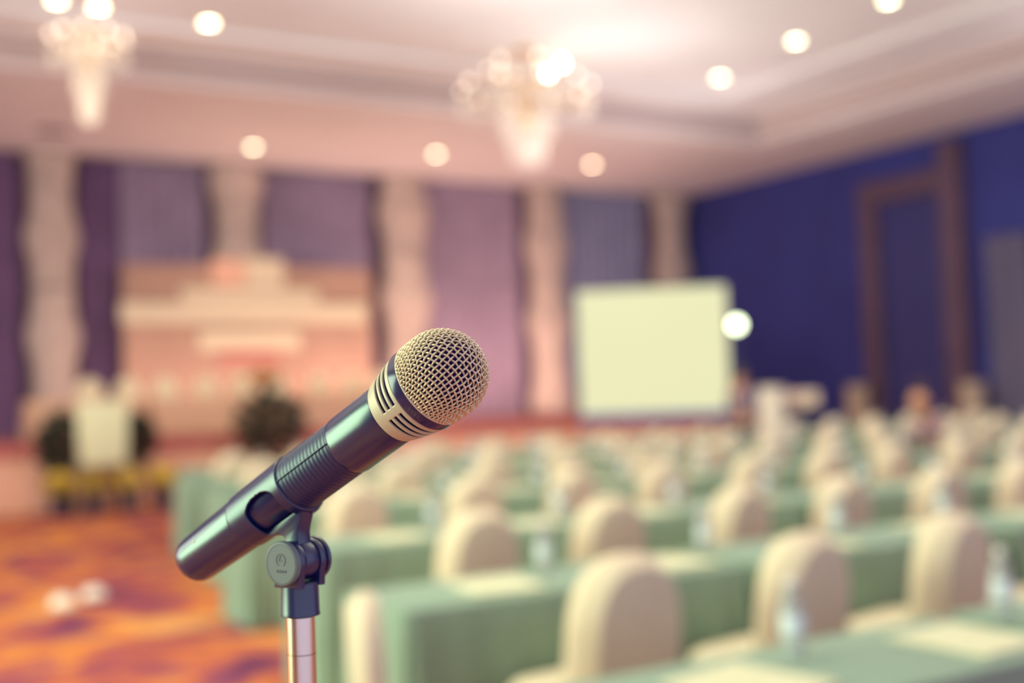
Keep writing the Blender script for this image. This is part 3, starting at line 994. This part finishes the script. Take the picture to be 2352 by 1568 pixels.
def face_parts(body, hc, fwd, m_hair, bald=False):
    fwd = Vector(fwd).normalized()
    sd = fwd.cross(Vector((0, 0, 1))).normalized()
    hc = Vector(hc)
    for s in (-1, 1):
        MB().ball(hc + fwd * 0.088 + sd * 0.033 * s + Vector((0, 0, 0.008)), 0.011).build('eye', M['eye'], body)
        MB().ball(hc + sd * 0.083 * s + Vector((0, 0, -0.005)), 0.03, 0.35, 0.6, 1.0).build('ear', M['skin'], body)
    MB().tube([hc + fwd * 0.092 + Vector((0, 0, 0.012)), hc + fwd * 0.112 + Vector((0, 0, -0.022)), hc + fwd * 0.096 + Vector((0, 0, -0.03))], [0.006, 0.013, 0.007], 8).build('nose', M['skin'], body)
    MB().tube([hc + fwd * 0.090 + sd * (-0.024) + Vector((0, 0, -0.055)), hc + fwd * 0.097 + Vector((0, 0, -0.056)), hc + fwd * 0.090 + sd * 0.024 + Vector((0, 0, -0.055))], 0.006, 6).build('mouth', M['lips'], body)
    mb = MB()
    n, R = 20, 8
    vs, fs = [], []
    for j in range(R + 1):
        th = (0.06 + 0.50 * j / R) * PI
        for k in range(n):
            a = 2 * PI * k / n
            d = Vector((0, 0, 1)) * math.cos(th) + (fwd * math.cos(a) + sd * math.sin(a)) * math.sin(th)
            front = max(0.0, math.cos(a))
            lim = 0.062 * PI + (0.62 - 0.34 * front) * PI * 0.78
            t2 = min(th, lim)
            d = Vector((0, 0, 1)) * math.cos(t2) * 1.12 + (fwd * math.cos(a) * 1.08 + sd * math.sin(a) * 0.93) * math.sin(t2)
            vs.append(hc + Vector((0, 0, 0.006)) + d * 0.104 - fwd * 0.004)
    for j in range(R):
        for k in range(n):
            fs.append((j * n + k, j * n + (k + 1) % n, (j + 1) * n + (k + 1) % n, (j + 1) * n + k))
    fs.append(tuple(range(n)))
    mb.add(vs, fs)
    h = mb.build('hair', m_hair, body, angle=80)
    md = h.modifiers.new('solid', 'SOLIDIFY')
    md.thickness = 0.012
    return h


def person(loc, rz, J, label, shirt, pants, hair, fwd=(0, 1, 0)):
    """J: joint positions in the person's own frame"""
    root = empty('person', loc, label, 'person', None, rz)
    V = Vector
    pel, chest, neck, head = V(J['pelvis']), V(J['chest']), V(J['neck']), V(J['head'])
    mid = pel.lerp(chest, 0.5)
    pts = [(*pel, 0.135, 0.10), (*mid, 0.125, 0.095), (*chest, 0.15, 0.105), (*neck, 0.055), (*(head + V((0, 0, -0.06))), 0.068, 0.08), (*(head + V((0, 0, 0.03))), 0.078, 0.095), (*(head + V((0, 0, 0.085))), 0.055, 0.065)]
    ed = [(0, 1), (1, 2), (2, 3), (3, 4), (4, 5), (5, 6)]
    sh_pts = [(*pel, 0.150, 0.115), (*mid, 0.140, 0.110), (*chest, 0.165, 0.120), (*(chest.lerp(neck, 0.62)), 0.075)]
    sh_ed = [(0, 1), (1, 2), (2, 3)]
    pt_pts = [(*(pel + V((0, 0, 0.02))), 0.152, 0.118)]
    pt_ed = []
    for s in ('l', 'r'):
        sh, el, wr = V(J['sh' + s]), V(J['el' + s]), V(J['wr' + s])
        k = len(pts)
        pts += [(*sh, 0.056), (*el, 0.041), (*wr, 0.028)]
        ed += [(2, k), (k, k + 1), (k + 1, k + 2)]
        limb_hand(pts, ed, k + 2, wr - el, (0, 0, 1) if abs((wr - el).normalized().z) < 0.8 else (0, 1, 0))
        k = len(sh_pts)
        sh_pts += [(*sh, 0.070), (*el, 0.055), (*(el.lerp(wr, 0.8)), 0.042)]
        sh_ed += [(2, k), (k, k + 1), (k + 1, k + 2)]
        hp, kn, an, to = V(J['hp' + s]), V(J['kn' + s]), V(J['an' + s]), V(J['to' + s])
        k = len(pts)
        pts += [(*hp, 0.085), (*kn, 0.057), (*an, 0.038), (*to, 0.034, 0.024)]
        ed += [(0, k), (k, k + 1), (k + 1, k + 2), (k + 2, k + 3)]
        k = len(pt_pts)
        pt_pts += [(*hp, 0.098), (*kn, 0.072), (*an, 0.058)]
        pt_ed += [(0, k), (k, k + 1), (k + 1, k + 2)]
        sm = MB().tube([an + (an - to).normalized() * 0.03 + V((0, 0, -0.015)), an.lerp(to, 0.5) + V((0, 0, 0)), to + (to - an).normalized() * 0.03], [0.048, 0.046, 0.030], 12)
        sm.build('shoe', M['eye'], root)
    body = skin_mesh('body', pts, ed, M['skin'], root)
    skin_mesh('shirt', sh_pts, sh_ed, shirt, root)
    skin_mesh('trousers', pt_pts, pt_ed, pants, root)
    face_parts(root, head, fwd, hair)
    return root


# operator standing between the screen and the draped stand
person((10.93, 12.28, 0), math.radians(-95), dict(
    pelvis=(0, 0, 0.95), chest=(0, 0.0, 1.30), neck=(0, 0.01, 1.48), head=(0, 0.03, 1.60),
    shl=(-0.19, 0, 1.40), ell=(-0.24, 0.02, 1.12), wrl=(-0.20, 0.20, 0.98), shr=(0.19, 0, 1.40), elr=(0.24, 0.02, 1.12), wrr=(0.20, 0.20, 0.98),
    hpl=(-0.09, 0, 0.90), knl=(-0.10, 0.02, 0.50), anl=(-0.10, -0.02, 0.09), tol=(-0.11, 0.15, 0.045),
    hpr=(0.09, 0, 0.90), knr=(0.10, 0.02, 0.50), anr=(0.10, -0.02, 0.09), tor=(0.11, 0.15, 0.045)),
    'person in a grey shirt standing at the lower right corner of the projection screen', M['greyshirt'], M['trousers'], M['hair'])
# guest seated on a chair of the fifth row, leaning to the left
person((11.04, 8.84, 0), 0, dict(
    pelvis=(-0.02, 0.28, 0.63), chest=(-0.22, 0.20, 0.90), neck=(-0.36, 0.18, 1.09), head=(-0.43, 0.17, 1.22),
    shl=(-0.40, 0.20, 0.97), ell=(-0.52, 0.34, 0.80), wrl=(-0.42, 0.52, 0.80), shr=(-0.05, 0.20, 1.04), elr=(0.10, 0.30, 0.82), wrr=(0.02, 0.52, 0.80),
    hpl=(-0.11, 0.30, 0.58), knl=(-0.13, 0.62, 0.55), anl=(-0.13, 0.56, 0.09), tol=(-0.14, 0.70, 0.045),
    hpr=(0.08, 0.30, 0.58), knr=(0.10, 0.62, 0.55), anr=(0.10, 0.56, 0.09), tor=(0.11, 0.70, 0.045)),
    'person in a lavender shirt seated in the fifth row, leaning to one side', M['lavender'], M['trousers'], M['hairbrown'])

# ---------------------------------------------------------------- microphone
MP = Vector((0.2504, 0.4916, 1.5048))
AX = Vector((0.3718, -0.7948, 0.4797)).normalized()
HX = AX.cross(Vector((0, 0, 1))).normalized()
YY = AX.cross(HX)
MM = Matrix((HX, YY, AX)).transposed().to_4x4()
MM.translation = MP
cv = EYE - MP
cv -= AX * cv.dot(AX)
PHI = math.atan2(cv.dot(YY), cv.dot(HX))      # side of the barrel that faces the aisle
UP = -1 if YY.z < 0 else 1                     # turning sense from that side towards the top
# decide which turning direction goes upwards
_t = Vector((-math.sin(PHI), math.cos(PHI), 0))
UPS = 1 if (HX * _t.x + YY * _t.y).z > 0 else -1

mic = empty('microphone', (0, 0, 0), 'dark handheld microphone with a champagne mesh head, held in the stand clip', 'microphone')
mic.matrix_world = MM
R0, CY = 0.0207, 0.0085


def dome(r, phi, off=0.0):
    R = R0 + off
    q = R0 * PI / 2
    if r < q:
        t = r / R0
        rad, z = R * math.sin(t), CY + R * math.cos(t)
    else:
        rad, z = R, CY - (r - q)
    return Vector((rad * math.cos(phi), rad * math.sin(phi), z))


pitch, wr, amp = 0.0026, 0.00047, 0.00042
rmax = R0 * PI / 2 + CY
g = MB()
NW = int(rmax / pitch) + 1
rot = math.radians(28)
for fam in (0, 1):
    for i in range(-NW, NW + 1):
        u = (i + 0.5 * 0) * pitch
        if abs(u) >= rmax * 0.995:
            continue
        lim = math.sqrt(rmax * rmax - u * u)
        st_ = pitch / 6
        n = max(4, int(2 * lim / st_))
        pts = []
        for k in range(n + 1):
            v = -lim + 2 * lim * k / n
            x, y = (u, v) if fam == 0 else (v, u)
            r = math.hypot(x, y)
            ph = math.atan2(y, x) + rot
            off = amp * math.cos(PI * v / pitch) * (1 if i % 2 == 0 else -1) * (1 if fam == 0 else -1)
            pts.append(dome(r, ph, off))
        g.tube(pts, wr, 7)
grille = g.build('grille', M['wire'], mic, angle=180)
grille['label'] = 'woven champagne wire mesh head'
prof = [(0, CY + R0 - 0.0024)] + [((R0 - 0.0024) * math.sin(t * PI / 24), CY + (R0 - 0.0024) * math.cos(t * PI / 24)) for t in range(1, 13)] + [(R0 - 0.0024, -0.004), (0, -0.004)]
MB().lathe(prof, 40).build('inner_foam', M['deep'], mic)
MB().lathe([(0.0198, 0.0006), (0.0212, 0.0006), (0.0214, 0.0001), (0.0212, -0.0004), (0.0198, -0.0004)], 72).build('rim_bead', M['collar'], mic)
MB().lathe([(0.0195, -0.0002), (0.0208, -0.0004), (0.0210, -0.0010), (0.0209, -0.0056), (0.0206, -0.0060), (0.0190, -0.0060)], 72).build('band', M['navyband'], mic)
# small raised emblem and letters on the band, softly readable only as relief
eb = MB()
for k, dphi in enumerate((-0.30, -0.24, -0.18, -0.12)):
    a = PHI - UPS * (0.15 + 0.09 * k)
    p = Vector((0.0209 * math.cos(a), 0.0209 * math.sin(a), -0.0032))
    tt = Vector((-math.sin(a), math.cos(a), 0))
    eb.tube([p + tt * 0.0005 - Vector((0, 0, .0008)), p - tt * 0.0003 + Vector((0, 0, .0008)), p + tt * 0.0006 + Vector((0, 0, .0009))], 0.00010, 5)
eb.build('embossed_mark', M['disc'], mic)


def rev_grid(name, prof, seg, m, parent, skip=None, th=0.0, mtx=None, sub=6):
    """surface of revolution with holes; prof [(r,z)] refined linearly"""
    pr = []
    for (a, b) in zip(prof, prof[1:]):
        n = max(1, int(abs(b[1] - a[1]) / 0.00035))
        pr += [(a[0] + (b[0] - a[0]) * k / n, a[1] + (b[1] - a[1]) * k / n) for k in range(n)]
    pr.append(prof[-1])
    vs = [Vector((r * math.cos(2 * PI * k / seg), r * math.sin(2 * PI * k / seg), z)) for r, z in pr for k in range(seg)]
    fs = []
    for j in range(len(pr) - 1):
        for k in range(seg):
            zc = (pr[j][1] + pr[j + 1][1]) / 2
            ac = 2 * PI * (k + 0.5) / seg
            if skip and skip(zc, ac):
                continue
            k2 = (k + 1) % seg
            fs.append((j * seg + k, j * seg + k2, (j + 1) * seg + k2, (j + 1) * seg + k))
    if mtx:
        vs = [mtx @ p for p in vs]
    mb = MB()
    mb.add(vs, fs)
    o = mb.build(name, m, parent, angle=50)
    if th:
        md = o.modifiers.new('solid', 'SOLIDIFY')
        md.thickness = th
        md.offset = -1
    return o


def wrapd(a):
    return (a + PI) % (2 * PI) - PI


def slot(z, a):
    d = wrapd(a - PHI) * UPS
    d = (d + math.radians(45)) % (PI / 2) - math.radians(45)
    if abs(d) < math.radians(6.5):
        return False
    for zc in (-0.0095, -0.0132, -0.0169):
        if abs(z - zc) < 0.00105:
            return True
    return False


col_prof = [(0.0205, -0.0060), (0.0206, -0.0068), (0.0204, -0.0074), (0.0198, -0.0110), (0.0188, -0.0155), (0.0176, -0.0200), (0.0165, -0.0238), (0.0160, -0.0250), (0.0153, -0.0252)]
rev_grid('slotted_collar', col_prof, 192, M['collar'], mic, slot, 0.0011)
MB().lathe([(0.0185, -0.0062), (0.0180, -0.010), (0.0160, -0.018), (0.0148, -0.0248), (0, -0.0248)], 48).build('inner_sleeve', M['deep'], mic)
MB().lathe([(0.0140, -0.0250), (0.0154, -0.0252), (0.0156, -0.0262), (0.0155, -0.0350), (0.01525, -0.0560), (0.0150, -0.0576), (0.0145, -0.0580), (0.0130, -0.0580)], 96).build('barrel', M['black'], mic, angle=50)
rb = [(0.0130, -0.0579), (0.0146, -0.0580)]
z = -0.0585
while z > -0.0955:
    rb += [(0.01450, z), (0.01478, z - 0.0006), (0.01478, z - 0.0012), (0.01450, z - 0.0018)]
    z -= 0.0026
rb += [(0.0140, -0.0962), (0.0125, -0.0962)]
MB().lathe(rb, 96).build('ribbed_grip', M['blackrib'], mic, angle=60)
a = PHI + UPS * math.radians(28)
MB().tube([(0.0149 * math.cos(a), 0.0149 * math.sin(a), -0.0583), (0.0149 * math.cos(a), 0.0149 * math.sin(a), -0.0955)], 0.0004, 8).build('seam_ridge', M['blackrib'], mic)
MB().lathe([(0.0120, -0.0960), (0.0122, -0.0962), (0.0122, -0.1360), (0.0138, -0.1372), (0.0139, -0.1384), (0.0133, -0.1600), (0.0127, -0.1800), (0.0122, -0.1835), (0.0112, -0.1858), (0.0095, -0.1868), (0, -0.1870)], 72).build('tail_barrel', M['black'], mic, angle=50)
a = PHI + UPS * math.radians(38)
MB().ball((0.0131 * math.cos(a), 0.0131 * math.sin(a), -0.1665), 0.0006).build('screw', M['chrome'], mic)

# ---------------------------------------------------------------- microphone stand
HC = MM @ Vector((0, 0.0333, -0.1157))
SM = Matrix((HX, Vector((0, 0, 1)).cross(HX), Vector((0, 0, 1)))).transposed().to_4x4()
SM.translation = Vector((HC.x, HC.y, 0))
HZ = HC.z
stand = empty('microphone_stand', (0, 0, 0), 'microphone stand with a chrome pole and a dark hinged clip', 'microphone stand')
stand.matrix_world = SM
TM = SM.inverted() @ MM


def clip_hole(z, a):
    d = wrapd(a - PHI) * UPS          # positive towards the top
    u = (-z - 0.1125) / 0.0115
    v = math.degrees(d)
    if v > 32 or v < -115:
        return False
    if v > 4:
        return (max(0.0, (v - 4) / 28)) ** 2 + u * u < 1
    return abs(u) < 1


rev_grid('clip_sleeve', [(0.0150, -0.0955), (0.0155, -0.0962), (0.0153, -0.1000), (0.0149, -0.1300), (0.01465, -0.1365), (0.0143, -0.1375)], 180, M['blackplastic'], stand, clip_hole, 0.0012, TM)
# flared lip under the mouth of the clip
lp = []
for k in range(13):
    a = PHI - UPS * math.radians(75 + 12 * k)
    lp.append(TM @ Vector((0.0152 * math.cos(a), 0.0152 * math.sin(a), -0.0985)))
MB().tube(lp, [0.0012 + 0.0012 * math.sin(PI * k / 12) for k in range(13)], 10).build('clip_lip', M['blackplastic'], stand)


def extrude_poly(poly, x0, x1, name, m, parent, mtx, bev=0.0008):
    bm = bmesh.new()
    lo = [bm.verts.new((x0, p[0], p[1])) for p in poly]
    f = bm.faces.new(lo)
    r = bmesh.ops.extrude_face_region(bm, geom=[f])
    for v_ in r['geom']:
        if isinstance(v_, bmesh.types.BMVert):
            v_.co.x = x1
    es = [e for e in bm.edges if abs(e.verts[0].co.x - e.verts[1].co.x) < 1e-7]
    bmesh.ops.bevel(bm, geom=es, offset=bev, segments=2, profile=0.5, affect='EDGES')
    return MB().bm(bm, mtx).build(name, m, parent)


# tongue between clip and hinge, in the microphone's own frame (y downwards, z along the barrel)
cy, cz = 0.0333, -0.1157
poly = [(0.0125, -0.0970), (0.0148, -0.0974), (0.0178, -0.1008), (0.0205, -0.1036), (0.0228, -0.1056)]
for k in range(19):
    a = math.radians(125 - 290 * k / 18)
    poly.append((cy + 0.0098 * math.cos(a), cz + 0.0098 * math.sin(a)))
poly += [(0.0215, -0.1150), (0.0195, -0.1155), (0.0172, -0.1185), (0.0150, -0.1260), (0.0125, -0.1270)]
extrude_poly(poly, -0.0046, 0.0046, 'clip_tongue', M['blackplastic'], stand, TM)
# fork ears, hinge caps, socket, pole and base in the stand's frame
for s in (-1, 1):
    x0, x1 = (0.0050, 0.0094) if s > 0 else (-0.0094, -0.0050)
    ep = []
    for k in range(25):
        a = math.radians(-30 + 240 * k / 24)
        ep.append((0.0104 * math.cos(a), HZ + 0.0104 * math.sin(a)))
    ep += [(-0.0085, HZ - 0.0125), (0.0085, HZ - 0.0125)]
    extrude_poly(ep, x0, x1, 'fork_ear', M['blackplastic'], stand, None)
RX = Matrix.Translation((0, 0, HZ)) @ Matrix.Rotation(math.radians(90), 4, 'Y')
cp = MB().lathe([(0, 0.0098), (0.0107, 0.0098), (0.0110, 0.0102), (0.0110, 0.0120), (0.0106, 0.0126), (0.0096, 0.0129), (0.0094, 0.0127), (0, 0.0127)], 56, mtx=RX).build('hinge_cap', M['disc'], stand)
cp['label'] = 'round grey green hinge cap with a faint raised mark'
em = MB()
em.tube([(0.01275, 0.0030 * math.cos(q * PI / 12), HZ + 0.0018 + 0.0030 * math.sin(q * PI / 12)) for q in range(-4, 17)], 0.00022, 6)
em.tube([(0.01275, 0.0, HZ + 0.0040), (0.01275, -0.0012, HZ + 0.0014), (0.01275, 0.0012, HZ + 0.0014)], 0.00022, 6)
for q in range(4):
    em.tube([(0.01275, -0.0030 + 0.0018 * q, HZ - 0.0042), (0.01275, -0.0022 + 0.0018 * q, HZ - 0.0030), (0.01275, -0.0018 + 0.0018 * q, HZ - 0.0042)], 0.00018, 6)
em.build('raised_mark', M['discmark'], cp)
MB().lathe([(0, -0.0098), (0.0107, -0.0098), (0.0108, -0.0118), (0.0098, -0.0126), (0, -0.0128)], 48, mtx=RX).build('hinge_nut', M['blackplastic'], stand)
MB().lathe([(0, HZ - 0.0103), (0.0085, HZ - 0.0103), (0.0092, HZ - 0.0110), (0.0094, HZ - 0.0250), (0.0097, HZ - 0.0262), (0.0096, HZ - 0.0268), (0.0080, HZ - 0.0270), (0, HZ - 0.0270)], 56).build('threaded_socket', M['blackplastic'], stand)
MB().lathe([(0, 0.03), (0.0072, 0.03), (0.0072, HZ - 0.0452), (0.00705, HZ - 0.0456), (0.0072, HZ - 0.0460), (0.0072, HZ - 0.0275), (0, HZ - 0.0275)], 40).build('pole', M['chrome'], stand, angle=60)
MB().lathe([(0, 0), (0.150, 0.0), (0.155, 0.004), (0.150, 0.014), (0.060, 0.028), (0.020, 0.034), (0.014, 0.060), (0, 0.060)], 48).build('base', M['castiron'], stand)
